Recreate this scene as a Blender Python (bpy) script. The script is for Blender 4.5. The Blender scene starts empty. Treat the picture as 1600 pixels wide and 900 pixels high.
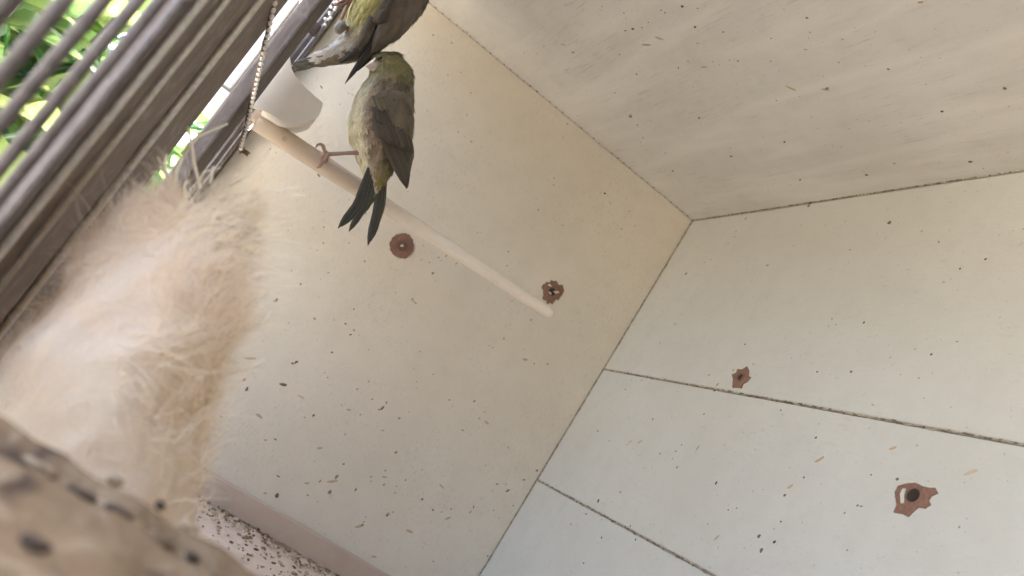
import bpy, bmesh, math, random
from mathutils import Vector, Matrix, noise
random.seed(7)
R = math.radians
scene = bpy.context.scene
col = scene.collection

# ------------------------------------------------------------------ camera
CAM = Vector((.64, 0, .1165))
FPX = 1321.3                                    # focal length in pixels of a 1600-wide picture
AX_R = Vector((.34803, .77403, .52892))         # camera right, down and forward axes in the world
AX_D = Vector((-.00874, .56684, -.82378))
AX_F = Vector((-.93744, .28208, .20404))
cd = bpy.data.cameras.new('camera'); cam = bpy.data.objects.new('camera', cd); col.objects.link(cam)
m = Matrix((( AX_R.x, -AX_D.x, -AX_F.x, CAM.x), (AX_R.y, -AX_D.y, -AX_F.y, CAM.y),
            (AX_R.z, -AX_D.z, -AX_F.z, CAM.z), (0, 0, 0, 1)))
cam.matrix_world = m
cd.sensor_width = 36; cd.lens = FPX / 1600 * 36
cd.clip_start = .005; cd.clip_end = 3000
cd.dof.use_dof = True; cd.dof.focus_distance = .48; cd.dof.aperture_fstop = 13
scene.camera = cam

# ------------------------------------------------------------------ daylight
SUN_EL, SUN_AZ = R(50), R(283)                  # azimuth measured from +Y towards +X: the sun stands off the end of the cage, so the front lies in open shade
w = bpy.data.worlds.new('World'); scene.world = w; w.use_nodes = True
nt = w.node_tree; bg = nt.nodes['Background']
sky = nt.nodes.new('ShaderNodeTexSky'); sky.sky_type = 'NISHITA'; sky.sun_disc = False
sky.sun_elevation = SUN_EL; sky.sun_rotation = SUN_AZ; sky.dust_density = 6; sky.air_density = .8; sky.ozone_density = .4
nt.links.new(sky.outputs[0], bg.inputs[0]); bg.inputs[1].default_value = .15
sl = bpy.data.lights.new('sun', 'SUN'); sun = bpy.data.objects.new('sun', sl); col.objects.link(sun)
sl.energy = 2.4; sl.angle = R(.6); sl.color = (1, .95, .87)
sd = Vector((math.sin(SUN_AZ) * math.cos(SUN_EL), math.cos(SUN_AZ) * math.cos(SUN_EL), math.sin(SUN_EL)))
sun.rotation_euler = sd.to_track_quat('Z', 'Y').to_euler()
scene.view_settings.view_transform = 'Standard'; scene.view_settings.look = 'None'
scene.view_settings.gamma = 1; scene.view_settings.exposure = 3.87
scene.render.engine = 'CYCLES'
scene.cycles.max_bounces = 16; scene.cycles.diffuse_bounces = 12

# ------------------------------------------------------------------ helpers
def ray(px, py):
    return AX_R * ((px - 800) / FPX) + AX_D * ((py - 450) / FPX) + AX_F
def onx(px, py, x):                             # the point of the plane X = x seen at a pixel
    r = ray(px, py); return CAM + r * ((x - CAM.x) / r.x)
def ony(px, py, y):
    r = ray(px, py); return CAM + r * ((y - CAM.y) / r.y)
def onz(px, py, z):
    r = ray(px, py); return CAM + r * ((z - CAM.z) / r.z)
def away(px, py, t):
    return CAM + ray(px, py) * t

class MB:
    def __init__(s): s.v = []; s.f = []; s.c = []; s.mi = []
    def add(s, vs, fs, c=None, mi=0):
        n = len(s.v); s.v += [tuple(p) for p in vs]
        s.c += (c if isinstance(c, list) else [c or (1, 1, 1)] * len(vs))
        s.f += [tuple(i + n for i in f) for f in fs]; s.mi += [mi] * len(fs)
    def box(s, a, b, c=None, mi=0):
        x0, y0, z0 = a; x1, y1, z1 = b
        s.add([(x0,y0,z0),(x1,y0,z0),(x1,y1,z0),(x0,y1,z0),(x0,y0,z1),(x1,y0,z1),(x1,y1,z1),(x0,y1,z1)],
              [(0,3,2,1),(4,5,6,7),(0,1,5,4),(1,2,6,5),(2,3,7,6),(3,0,4,7)], c, mi)
    def tube(s, pts, rad, n=8, c=None, mi=0, cap=True):
        pts = [Vector(p) for p in pts]; k = len(pts)
        if not isinstance(rad, (list, tuple)): rad = [rad] * k
        vs = []; up = None
        for i, p in enumerate(pts):
            d = (pts[min(i+1, k-1)] - pts[max(i-1, 0)]).normalized()
            if up is None: up = Vector((.3, .2, 1)) if abs(d.z) < .8 else Vector((1, .3, 0))
            a = d.cross(up).normalized(); b = a.cross(d); up = b
            for j in range(n):
                t = 2 * math.pi * j / n; vs.append(p + (a * math.cos(t) + b * math.sin(t)) * rad[i])
        fs = [(i*n+j, i*n+(j+1) % n, (i+1)*n+(j+1) % n, (i+1)*n+j) for i in range(k-1) for j in range(n)]
        if cap: fs += [tuple(range(n))[::-1], tuple(range((k-1)*n, k*n))]
        s.add(vs, fs, c, mi)
    def ball(s, p, r, c=None, mi=0, nu=10, nv=6, jit=0):
        p = Vector(p); r = Vector(r) if not isinstance(r, (int, float)) else Vector((r, r, r)); vs = [p + Vector((0, 0, r.z))]
        for i in range(1, nv):
            th = math.pi * i / nv
            for j in range(nu):
                ph = 2 * math.pi * j / nu; q = 1 + random.uniform(-jit, jit)
                vs.append(p + Vector((r.x*math.sin(th)*math.cos(ph)*q, r.y*math.sin(th)*math.sin(ph)*q, r.z*math.cos(th)*q)))
        vs.append(p - Vector((0, 0, r.z))); L = len(vs) - 1
        fs = [(0, 1+j, 1+(j+1) % nu) for j in range(nu)]
        fs += [(1+i*nu+j, 1+(i+1)*nu+j, 1+(i+1)*nu+(j+1) % nu, 1+i*nu+(j+1) % nu) for i in range(nv-2) for j in range(nu)]
        b = 1 + (nv-2)*nu; fs += [(b+j, L, b+(j+1) % nu) for j in range(nu)]
        s.add(vs, fs, c, mi)
    def poly_prism(s, pts, off, c=None, mi=0):
        n = len(pts); pts = [Vector(p) for p in pts]; off = Vector(off)
        s.add(pts + [p + off for p in pts],
              [tuple(range(n)), tuple(range(n, 2*n))[::-1]] + [(i, i+n, (i+1) % n + n, (i+1) % n) for i in range(n)], c, mi)
    def build(s, name, mat, parent=None, smooth=False, bevel=0, color=False, seg=2):
        me = bpy.data.meshes.new(name); me.from_pydata(s.v, [], s.f)
        for mt in (mat if isinstance(mat, (list, tuple)) else [mat]): me.materials.append(mt)
        if any(s.mi): me.polygons.foreach_set('material_index', s.mi)
        if color:
            at = me.color_attributes.new('Col', 'FLOAT_COLOR', 'POINT')
            at.data.foreach_set('color', [x for q in s.c for x in (q[0], q[1], q[2], 1)])
        bm = bmesh.new(); bm.from_mesh(me); bmesh.ops.recalc_face_normals(bm, faces=bm.faces)
        if bevel: bmesh.ops.bevel(bm, geom=bm.edges, offset=bevel, segments=seg, affect='EDGES', profile=.5)
        bm.to_mesh(me); bm.free()
        if smooth: me.polygons.foreach_set('use_smooth', [True] * len(me.polygons))
        o = bpy.data.objects.new(name, me); col.objects.link(o)
        if parent: adopt(o, parent)
        return o
def adopt(o, parent):
    o.parent = parent
    p = parent; off = Vector((0, 0, 0))
    while p is not None:
        if p.type == 'EMPTY': off += p.location
        p = p.parent
    o.matrix_parent_inverse = Matrix.Translation(-off) if parent.type == 'EMPTY' else Matrix.Identity(4)
def tag(o, label=None, cat=None, group=None, kind=None):
    for k, v in (('label', label), ('category', cat), ('group', group), ('kind', kind)):
        if v: o[k] = v
    return o
def thing(name, loc, label, cat, group=None):
    o = bpy.data.objects.new(name, None); col.objects.link(o); o.location = loc; o.empty_display_size = .02
    return tag(o, label, cat, group)

# ------------------------------------------------------------------ materials
class NB:
    def __init__(s, name):
        s.m = bpy.data.materials.new(name); s.m.use_nodes = True; s.t = s.m.node_tree; s.p = s.t.nodes['Principled BSDF']
    def n(s, ty, **kw):
        q = s.t.nodes.new(ty)
        for k, v in kw.items():
            if k in q.inputs: q.inputs[k].default_value = v
            else: setattr(q, k, v)
        return q
    def l(s, a, b): s.t.links.new(a, b)
    def coords(s, scale=(1, 1, 1), rot=(0, 0, 0)):
        tc = s.n('ShaderNodeTexCoord'); mp = s.n('ShaderNodeMapping'); mp.inputs['Scale'].default_value = scale
        mp.inputs['Rotation'].default_value = rot; s.l(tc.outputs['Object'], mp.inputs['Vector']); return mp.outputs[0]
    def noise(s, vec, scale, detail=6, rough=.6, dist=0):
        q = s.n('ShaderNodeTexNoise'); q.inputs['Scale'].default_value = scale; q.inputs['Detail'].default_value = detail
        q.inputs['Roughness'].default_value = rough; q.inputs['Distortion'].default_value = dist
        s.l(vec, q.inputs['Vector']); return q.outputs['Fac']
    def ramp(s, fac, stops):
        q = s.n('ShaderNodeValToRGB'); e = q.color_ramp.elements
        while len(e) < len(stops): e.new(.5)
        for i, (p, c) in enumerate(stops): e[i].position = p; e[i].color = (*c, 1) if len(c) == 3 else c
        s.l(fac, q.inputs[0]); return q.outputs[0]
    def mix(s, fac, a, b, mode='MIX'):
        q = s.n('ShaderNodeMix', data_type='RGBA', blend_type=mode)
        for sock, v in ((q.inputs['Factor'], fac), (q.inputs['A'], a), (q.inputs['B'], b)):
            pass
        for idx, v in ((0, fac), (6, a), (7, b)):
            if hasattr(v, 'links') or hasattr(v, 'is_linked'): s.l(v, q.inputs[idx])
            elif idx == 0: q.inputs[0].default_value = v
            else: q.inputs[idx].default_value = (*v, 1)
        return q.outputs[2]
    def bump(s, h, strength=.3, dist=.001, normal=None):
        q = s.n('ShaderNodeBump'); q.inputs['Strength'].default_value = strength; q.inputs['Distance'].default_value = dist
        s.l(h, q.inputs['Height'])
        if normal is not None: s.l(normal, q.inputs['Normal'])
        s.l(q.outputs[0], s.p.inputs['Normal']); return q.outputs[0]
    def color(s, c):
        if hasattr(c, 'is_linked'): s.l(c, s.p.inputs['Base Color'])
        else: s.p.inputs['Base Color'].default_value = (*c, 1)
    def set(s, **kw):
        for k, v in kw.items(): s.p.inputs[k.replace('_', ' ')].default_value = v
        return s

def painted_panel(name, base, stain, streak_scale, streak, dots=.655, rough=.62, wipe=None):
    b = NB(name); v = b.coords()
    big = b.noise(v, 9, 4, .55); mid = b.noise(v, 60, 5, .6); fine = b.noise(v, 900, 3, .6)
    c = b.mix(b.ramp(big, [(.35, (0, 0, 0)), (.75, (1, 1, 1))]), base, stain)
    c = b.mix(b.ramp(mid, [(.45, (0, 0, 0)), (.8, (.35, .35, .35))]), c, tuple(q*.86 for q in stain))
    sv = b.coords(streak_scale); st = b.noise(sv, 1, 4, .62)
    patch = b.noise(v, 16, 3, .5)
    sm = b.n('ShaderNodeMath', operation='MULTIPLY'); b.l(b.ramp(st, [(.56, (0, 0, 0)), (.70, (1, 1, 1))]), sm.inputs[0])
    b.l(b.ramp(patch, [(.38, (.12, .12, .12)), (.68, (1, 1, 1))]), sm.inputs[1])
    c = b.mix(sm.outputs[0], c, streak)
    if wipe:
        wn = b.noise(b.coords(wipe, (0, 0, R(12))), 1, 4, .5, .4)
        c = b.mix(b.ramp(wn, [(.48, (0, 0, 0)), (.70, (.75, .75, .75))]), c, tuple(min(.8, q*1.13) for q in base))
    dt = b.noise(v, 420, 2, .5)
    c = b.mix(b.ramp(dt, [(dots+.06, (0, 0, 0)), (dots+.12, (.7, .7, .7))]), c, (.20, .15, .10))
    c = b.mix(b.ramp(fine, [(.3, (0, 0, 0)), (.75, (.10, .10, .10))]), c, (.30, .26, .21))
    b.color(c)
    h = b.n('ShaderNodeMath', operation='ADD'); b.l(fine, h.inputs[0]); b.l(st, h.inputs[1])
    b.bump(h.outputs[0], .25, .0004); b.set(Roughness=rough)
    return b.m
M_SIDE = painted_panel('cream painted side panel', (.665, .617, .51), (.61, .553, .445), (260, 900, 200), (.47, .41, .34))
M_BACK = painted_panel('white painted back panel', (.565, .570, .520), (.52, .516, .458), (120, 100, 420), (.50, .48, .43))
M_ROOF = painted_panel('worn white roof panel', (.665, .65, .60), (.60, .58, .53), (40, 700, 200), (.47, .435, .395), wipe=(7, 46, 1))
M_EDGE = NB('raw grimy board edge').set(Roughness=.9); M_EDGE.color((.10, .075, .055)); M_EDGE = M_EDGE.m
M_FILL = NB('dusty groove').set(Roughness=.9); M_FILL.color((.30, .265, .215)); M_FILL = M_FILL.m
M_EXT = NB('outer painted board').set(Roughness=.7); M_EXT.color((.55, .5, .42)); M_EXT = M_EXT.m

def simple(name, c, rough=.5, var=None, scale=200, bump=0, metallic=0, **kw):
    b = NB(name)
    if var:
        f = b.noise(b.coords(), scale, 5, .65)
        b.color(b.mix(b.ramp(f, [(.35, (0, 0, 0)), (.68, (1, 1, 1))]), c, var))
        if bump: b.bump(f, bump, .001)
    else: b.color(c)
    b.set(Roughness=rough, Metallic=metallic, **kw); return b.m
def weathered(name, dark, mid, pale, s=(60, 60, 6)):
    b = NB(name); g = b.noise(b.coords(s), 6, 6, .7, .4); bl = b.noise(b.coords(), 120, 5, .7)
    c = b.mix(b.ramp(g, [(.35, (0, 0, 0)), (.7, (1, 1, 1))]), dark, mid)
    c = b.mix(b.ramp(bl, [(.5, (0, 0, 0)), (.78, (.75, .75, .75))]), c, pale)
    b.color(c); b.bump(g, .5, .0012); b.set(Roughness=.75); return b.m
M_WOOD = weathered('weathered brown wood', (.15, .118, .10), (.25, .205, .175), (.40, .36, .315))
M_POST = weathered('grey brown wood', (.085, .068, .058), (.15, .12, .10), (.25, .22, .19))
M_WIRE = simple('dull grey wire', (.075, .062, .056), .6, (.14, .118, .108), 300, metallic=.2)
M_ROD = simple('scuffed galvanised rod', (.42, .40, .36), .38, (.26, .24, .21), 500, metallic=.5)
M_SHINY = simple('bright galvanised rod', (.66, .64, .58), .35, (.45, .43, .38), 500, metallic=.35)
M_RUST = simple('rust', (.24, .13, .075), .9, (.15, .08, .05), 600, .6)
M_BROWN = simple('exposed brown board', (.175, .09, .058), .75, (.25, .14, .095), 500, .4)
M_HOLE = simple('hole dark', (.035, .024, .018), .9)
M_STEEL = simple('bright screw steel', (.85, .84, .82), .25, metallic=.6)
M_SPECK = NB('dried droppings'); _a = M_SPECK.n('ShaderNodeVertexColor', layer_name='Col'); M_SPECK.color(_a.outputs[0]); M_SPECK.set(Roughness=1, Specular_IOR_Level=.08); M_SPECK = M_SPECK.m
M_WHITE = simple('milky white plastic', (.80, .765, .70), .4, (.73, .69, .62), 40, Subsurface_Weight=.6, Subsurface_Radius=(.02, .02, .018))
M_CLEAR = NB('clear pinkish plastic sleeve'); M_CLEAR.color((.93, .86, .80)); M_CLEAR.set(Roughness=.10, IOR=1.14, Transmission_Weight=.92); M_CLEAR = M_CLEAR.m
M_DOWEL = weathered('pale dowel wood', (.79, .71, .59), (.83, .76, .645), (.73, .645, .52), (200, 12, 200))
M_TRAY = simple('smooth pale skirting', (.52, .415, .33), .45, (.44, .34, .265), 25)
M_FLOOR = simple('pinkish floor board', (.72, .59, .48), .7, (.62, .49, .39), 120, .3)
M_CORD = simple('rusty cord', (.11, .08, .065), .85, (.19, .135, .105), 700, .5)
M_BEAD = simple('off white bead', (.84, .80, .73), .4)
def attr_mat(name, rough=.8, transl=0, sheen=0, lo=.75, hi=1.1):
    b = NB(name); a = b.n('ShaderNodeVertexColor', layer_name='Col'); f = b.noise(b.coords(), 900, 4, .6)
    c = b.mix(b.ramp(f, [(.3, (.78, .78, .78)), (.7, (1, 1, 1))]), (0, 0, 0), a.outputs[0])
    q = b.n('ShaderNodeMix', data_type='RGBA', blend_type='MULTIPLY'); q.inputs[0].default_value = 1
    b.l(a.outputs[0], q.inputs[6]); b.l(b.ramp(f, [(.3, (lo, lo, lo)), (.7, (hi, hi, hi))]), q.inputs[7])
    b.color(q.outputs[2]); b.set(Roughness=rough)
    if sheen: b.set(Sheen_Weight=sheen)
    if transl:
        out = b.t.nodes['Material Output']; tr = b.n('ShaderNodeBsdfTranslucent'); b.l(q.outputs[2], tr.inputs[0])
        mx = b.n('ShaderNodeMixShader'); mx.inputs[0].default_value = transl
        b.l(b.p.outputs[0], mx.inputs[1]); b.l(tr.outputs[0], mx.inputs[2]); b.l(mx.outputs[0], out.inputs[0])
    return b.m
M_FEATHER = attr_mat('plumage', .8, .12, .2)
M_QUILL = attr_mat('flight feather', .6, .08)
M_FLUFF = attr_mat('soft nesting fibre', 1, .45, .2, .96, 1.02)
M_LEAF = attr_mat('leaf', .45, .55)
M_LEG = simple('scaly pink leg', (.40, .26, .20), .5, (.30, .19, .145), 1500, .5)
M_ORANGE = simple('orange brown leg', (.30, .16, .095), .5, (.20, .10, .06), 1500, .5)
M_EYE = simple('black eye', (.008, .007, .006), .05)
M_BEAK = simple('pale beak', (.62, .50, .42), .35, (.5, .39, .32), 900)

# ------------------------------------------------------------------ the birdcage
D, H, LX, TH = .299, .401, 1.15, .014
FY = -.046
cage = thing('birdcage', (0, 0, 0), 'white painted wooden box cage with wire front, seen from inside its corner', 'birdcage')
def panel(name, a, b, mat, bev=.0008):
    q = MB(); q.box(a, b); o = q.build(name, mat, cage, bevel=bev); return o
side = panel('side_panel', (-TH, -.0384, 0), (0, D-.0006, H-.0003), M_SIDE)
roof = panel('roof_panel', (-TH, FY-.01, H), (LX, D+TH, H+TH), M_ROOF)
floor = panel('floor_panel', (-TH, FY-.01, -TH), (LX, D+TH, -.0006), M_FLOOR)
panel('side_panel', (LX+.0006, FY+.004, 0), (LX+TH, D-.0009, H-.0006), M_SIDE)
Z1, Z2 = .2463, .1392
bp = [panel('back_panel', (-TH, D, z0), (LX, D+TH, z1), M_BACK, .0011) for z0, z1 in ((0, Z2-.00045), (Z2+.00045, Z1-.0005), (Z1+.0005, H-.0005))]
for zz in (Z1, Z2): panel('groove_filler', (.001, D+.0008, zz-.0003), (LX, D+.004, zz+.0003), M_FILL, 0)
panel('back_batten', (-TH, D+TH+.001, 0), (LX, D+TH+.006, H), M_EDGE, 0)
sk = panel('skirting', (.0006, FY+.012, 0), (.0036, D-.0015, .0185), M_TRAY, .0012)
panel('skirting', (.0045, D-.0040, 0), (LX, D-.0007, .0185), M_TRAY, .0012)
# grime lying in the joints
def grime(parent, fn, n, name='joint_grime', cols=((.22, .175, .13), (.34, .29, .22), (.44, .39, .31))):
    q = MB()
    for i in range(n):
        p, s = fn(i / n); q.ball(p, s, random.choice(cols), nu=6, nv=4, jit=.35)
    o = q.build(name, M_SPECK, parent, color=True); o['kind'] = 'stuff'; return o
U = random.uniform
def gr(z0, x0):
    def fn(t):
        x = x0 + (LX-x0) * t**1.3 * .55
        return (x, D+.0001, z0+U(-.0005, .0005)), (U(.0008, .003), .0005, U(.0003, .0008))
    return fn
grime(bp[2], gr(Z1, .012), 300); grime(bp[1], gr(Z2, .001), 300)
grime(side, lambda t: ((U(.0000, .0006), D-.0006, t*H), (.0005, .0005, U(.0008, .003))), 260)
grime(roof, lambda t: ((t*.5, D-.0004, H-.0003), (U(.0008, .003), .0006, .0005)), 160)
grime(roof, lambda t: ((.0003, FY+t*(D-FY), H-.0002), (.0005, U(.0004, .0016), .0005)), 50, cols=((.22, .17, .11), (.34, .28, .2)))
grime(sk, lambda t: ((.0040, FY+t*(D-FY), .0003), (.0010, U(.0008, .004), .0006)), 140)

# front: wires, boards, rods
def wire(x, y, r, mat, z0=.004, z1=H-.002, name='wire', bow=0):
    q = MB(); q.tube([(x, y, z0), (x+bow, y, (z0+z1)/2), (x, y, z1)], r, 8); return q.build(name, mat, cage, smooth=True)
wb = MB(); wb.box((.222, -.0500, .0005), (.4055, -.0470, H-.0005)); wb.build('front_board', M_WOOD, cage, bevel=.0008)
pb = MB(); pb.box((.120, -.0468, .0005), (.180, -.0385, H-.0005)); pb.build('front_post', M_POST, cage, bevel=.0015)
fb = MB(); fb.box((-.012, -.060, .0005), (.016, -.0388, H-.0005)); fb.build('front_batten', M_POST, cage, bevel=.001)
for x, y, r in ((.3060, -.0455, .0015), (.3625, -.0455, .0011), (.3918, -.0455, .0013)):
    wire(x, y, r, M_SHINY, name='rod')
for i, x in enumerate((.040, .066, .092)): wire(x, -.0392-.0006*(i % 2), .0011, M_WIRE)
x = .4100; k = 0
while x < LX - .01:
    wire(x, -.0455 - .0003*(k % 2), .0014, M_WIRE, bow=U(-.0008, .0008)); x += .0177 + U(-.0006, .0006); k += 1
for z in (.018, H-.02):
    q = MB(); q.tube([(.408, -.0487, z), (LX, -.0485, z)], .0016, 8); q.build('cross_wire', M_WIRE, cage, smooth=True)
    q = MB(); q.tube([(.0165, -.0418, z), (.119, -.0418, z)], .0014, 8); q.build('cross_wire', M_WIRE, cage, smooth=True)
M_DARKCLIP = simple('dark brown clip', (.06, .04, .033), .6)
q = MB(); q.box(onx(490, 47, .105) - Vector((.004, .0025, .0025)), onx(493, 45, .105) + Vector((.004, .0025, .003))); q.build('wire_clip', M_DARKCLIP, cage, bevel=.001)

# brown patches where the paint broke away around screws
def ragged(cx, cy, r, n, jag, seed, plane, stretch=(1, 1), rot=0):
    rnd = random.Random(seed); out = []
    for i in range(n):
        a = 2*math.pi*i/n; rr = r * (1 + rnd.uniform(-jag, jag) + jag*.6*math.sin(3*a+seed))
        u, v = rr*math.cos(a)*stretch[0], rr*math.sin(a)*stretch[1]
        u, v = u*math.cos(rot)-v*math.sin(rot), u*math.sin(rot)+v*math.cos(rot)
        out.append((u, v))
    return out
def patch(parent, centre, outline, normal, label, kind):
    c = Vector(centre); n = Vector(normal)
    a, b = (Vector((0, 1, 0)), Vector((0, 0, 1))) if abs(n.x) > .5 else (Vector((1, 0, 0)), Vector((0, 0, 1)))
    q = MB(); pts = [c + a*u + b*v - n*.0004 for u, v in outline]; q.poly_prism(pts, n*.0010, mi=0)
    rr = sum(math.hypot(u, v) for u, v in outline) / len(outline)
    if kind == 'screw':
        q.tube([c + n*.0002, c + n*.0010], rr*.42, 16, mi=1); q.tube([c+n*.0010, c + n*.0026, c + n*.0042], [.0013, .0012, .0003], 8, mi=2)
    elif kind == 'torn':
        q.tube([c + n*.0002, c + n*.0009], rr*.34, 14, mi=1)
        for u, v, s in ((-.5, .35, .0012), (.3, .15, .0013), (.45, .3, .0011), (-.1, -.2, .0012)):
            p = c + a*u*rr + b*v*rr + n*.001; q.ball(p, (.0009, s*1.4, s*.6) if abs(n.x) > .5 else (s*1.4, .0009, s*.6), mi=2, nu=6, nv=4, jit=.4)
    elif kind == 'hole':
        q.tube([c + n*.0001, c + n*.0008], rr*.36, 18, mi=1); q.tube([c + n*.0006, c + n*.0012], rr*.30, 18, mi=1)
    elif kind == 'ring':
        ring = [c + n*.0009 + (a*math.cos(t) + b*math.sin(t))*rr*.36 for t in [2*math.pi*i/16 for i in range(17)]]
        q.tube(ring, .0005, 6, mi=0); q.tube([c + n*.0001, c + n*.0007], rr*.26, 14, mi=1)
    o = q.build('screw_patch', [M_BROWN, M_HOLE if kind != 'screw' else M_RUSTDARK, M_STEEL if kind == 'screw' else M_SIDE], parent); o['label'] = label
M_RUSTDARK = simple('dark exposed board', (.12, .065, .045), .8, (.17, .09, .06), 600)
patch(side, onx(628, 384, 0), ragged(0, 0, .0096, 40, .05, 3, 'x'), (1, 0, 0), 'round brown patch with bright screw tip', 'screw')
patch(side, onx(862, 456, 0), ragged(0, 0, .0090, 28, .16, 5, 'x', (1, 1.05)), (1, 0, 0), 'torn brown patch with white paint flakes', 'torn')
def px_outline(pts, centre, ax):
    out = []
    for p in pts:
        w_ = ony(*p, D); out.append((w_.x - centre.x, w_.z - centre.z))
    return out
c3 = ony(1158, 590, D)
patch(bp[2], c3, px_outline([(1145,606),(1146,592),(1144,586),(1151,583),(1153,577),(1160,578),(1168,573),(1171,580),(1170,587),(1174,590),(1168,597),(1162,600),(1159,607),(1152,606)], c3, 0), (0, -1, 0), 'small ragged brown patch above the long groove', 'ring')
c4 = ony(1428, 775, D)
patch(bp[1], c4, px_outline([(1397,801),(1402,790),(1399,770),(1404,760),(1418,756),(1432,755),(1444,761),(1454,763),(1462,763),(1466,771),(1456,776),(1452,782),(1455,789),(1446,795),(1436,793),(1428,800),(1420,808),(1410,803)], c4, 0), (0, -1, 0), 'large torn brown patch with a dark screw hole', 'hole')
q = MB(); q.poly_prism([ony(x, y, D-.0007) for x, y in ((1408,787),(1407,772),(1411,764),(1416,764),(1413,774),(1413,786))], (0, -.0004, 0)); q.build('paint_flake', M_BACK, bp[1])

# specks and dried droppings stuck on the panels
DARK = ((.11, .072, .044), (.18, .12, .072), (.25, .17, .10), (.17, .13, .095))
def flake(q, p, n, ln, wd, ang, c):
    n = Vector(n); a = Vector((0, 1, 0)) if abs(n.x) > .5 or abs(n.z) > .5 else Vector((1, 0, 0)); b = n.cross(a)
    u = a*math.cos(ang) + b*math.sin(ang); v = n.cross(u); k = 7; vs = []
    for i in range(k):
        t = 2*math.pi*i/k; vs.append(p + u*math.cos(t)*ln*U(.7, 1.2) + v*math.sin(t)*wd*U(.6, 1.25) - n*.0001)
    top = [x_ + n*min(ln, wd)*.55 + (p - x_)*.35 for x_ in vs]
    q.add(vs + top + [p + n*min(ln, wd)*.8], [(i, (i+1) % k, k+(i+1) % k, k+i) for i in range(k)] + [(k+i, k+(i+1) % k, 2*k) for i in range(k)], c)
PX = .00048
def specks(parent, proj, n, listed, rnd_fn, count, bias):
    q = MB()
    for x, y, ln, wd, ang in listed:
        flake(q, proj(x, y), n, ln*PX*.35, wd*PX*.33, bias + R(ang) + random.gauss(0, .25), random.choice(DARK))
    for i in range(count):
        s = .00028 + .0008*random.random()**6
        flake(q, rnd_fn(), n, s*U(1, 2.2), s*.7, bias + random.gauss(0, .5), random.choice(DARK[:2] + ((.26, .19, .12), (.33, .26, .18), (.38, .31, .23))))
    o = q.build('dried_specks', M_SPECK, parent, color=True); o['kind'] = 'stuff'
SIDE = [(945,302,8,7,0),(463,566,11,6,60),(457,568,8,5,0),(385,608,12,8,60),(443,601,20,7,20),(597,638,14,6,60),(604,629,8,4,60),(592,640,6,4,0),(490,649,9,5,60),(540,506,5,5,0),(553,516,5,5,0),(741,627,9,5,60),(619,707,9,5,50),(537,725,7,5,60),(556,765,9,5,60),(600,757,8,4,30),(433,774,12,9,70),(634,750,5,4,0),(526,745,14,7,60),(515,768,11,8,70),(500,752,10,4,60),(580,745,6,4,0),(580,752,5,4,0),(757,644,5,3,0),(702,625,6,4,20),(794,699,8,3,-50),(762,869,6,4,0),(677,877,6,3,0),(705,795,7,4,0),(740,792,9,4,70),(770,543,5,3,0),(765,540,4,3,0),(680,380,5,4,0),(682,379,4,3,0),(697,400,8,3,20),(713,412,7,3,60),(676,427,9,5,60),(658,406,5,3,0),(671,410,5,3,0),(794,393,6,4,0),(792,415,5,4,0),(866,278,5,3,0),(865,289,5,4,0),(879,352,5,3,0),(841,328,5,4,0),(971,358,4,4,0),(992,353,4,4,0),(645,467,6,4,0),(650,474,5,4,0),(830,500,6,4,50),(716,206,4,4,0),(720,113,5,3,0),(706,67,5,4,0),(677,55,5,4,0),(736,145,5,3,20),(700,117,4,4,0),(730,180,4,3,0),(570,408,5,4,0),(553,483,4,4,0),(470,444,5,5,0),(432,468,7,5,60),(545,380,5,3,0),(513,426,5,3,0),(506,355,5,3,0),(450,360,4,3,0),(505,380,4,4,0),(400,395,4,4,0),(602,735,6,4,0),(620,760,5,4,0),(690,800,5,3,0),(660,780,8,5,60),(605,805,7,6,70),(566,820,8,5,60),(614,800,5,4,0),(563,648,6,3,60),(576,596,5,4,0),(558,608,6,4,40),(522,500,4,3,0),(512,590,4,4,0),(800,470,4,3,0),(839,735,10,6,30),(802,790,5,4,0)]
specks(side, lambda x, y: onx(x, y, 0), (1, 0, 0), SIDE, lambda: Vector((0, U(-.03, D-.004), min(H-.005, abs(random.gauss(.10, .13))+.02))), 420, R(20))
# the joint pieces at the top corner and along the edge
BACK = [(1072,428,9,6,10),(1390,348,10,8,20),(1268,316,20,9,-25),(1264,322,8,7,0),(1165,342,10,4,40),(1350,504,6,5,0),(1467,378,4,4,0),(1226,774,6,5,0),(1186,838,9,7,50),(1210,847,8,6,0),(1190,860,9,7,40),(1402,749,6,6,0),(1117,610,8,6,0),(1121,601,12,3,35),(1108,586,10,2,15),(1275,684,6,5,0),(1119,755,10,5,60),(1151,794,5,3,0),(1277,581,5,5,0),(1330,581,6,6,0),(1300,498,4,4,0),(1164,538,5,4,0),(1146,578,4,4,0),(1220,641,4,4,0),(1058,730,8,4,40),(1031,709,5,4,0),(1020,655,5,4,0),(1100,647,5,4,0),(993,843,7,4,60),(940,840,6,4,60),(912,880,5,4,0),(985,822,6,4,50),(916,803,6,4,0),(935,783,12,6,60),(892,819,5,4,0),(952,689,5,3,0),(980,695,4,3,0),(1056,705,4,4,0),(1065,695,4,3,0),(1340,790,5,4,0),(1346,791,4,3,0),(1256,746,4,4,0),(1361,742,4,4,0),(1220,815,4,4,0),(1138,797,4,4,0),(1455,554,5,4,0),(1540,405,5,4,0),(1500,420,4,4,0),(1003,594,4,4,0),(1150,361,5,3,0)]
specks(bp[2], lambda x, y: ony(x, y, D), (0, -1, 0), BACK, lambda: Vector((U(.002, .5), D, U(.02, H-.004))), 120, R(40))
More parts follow.
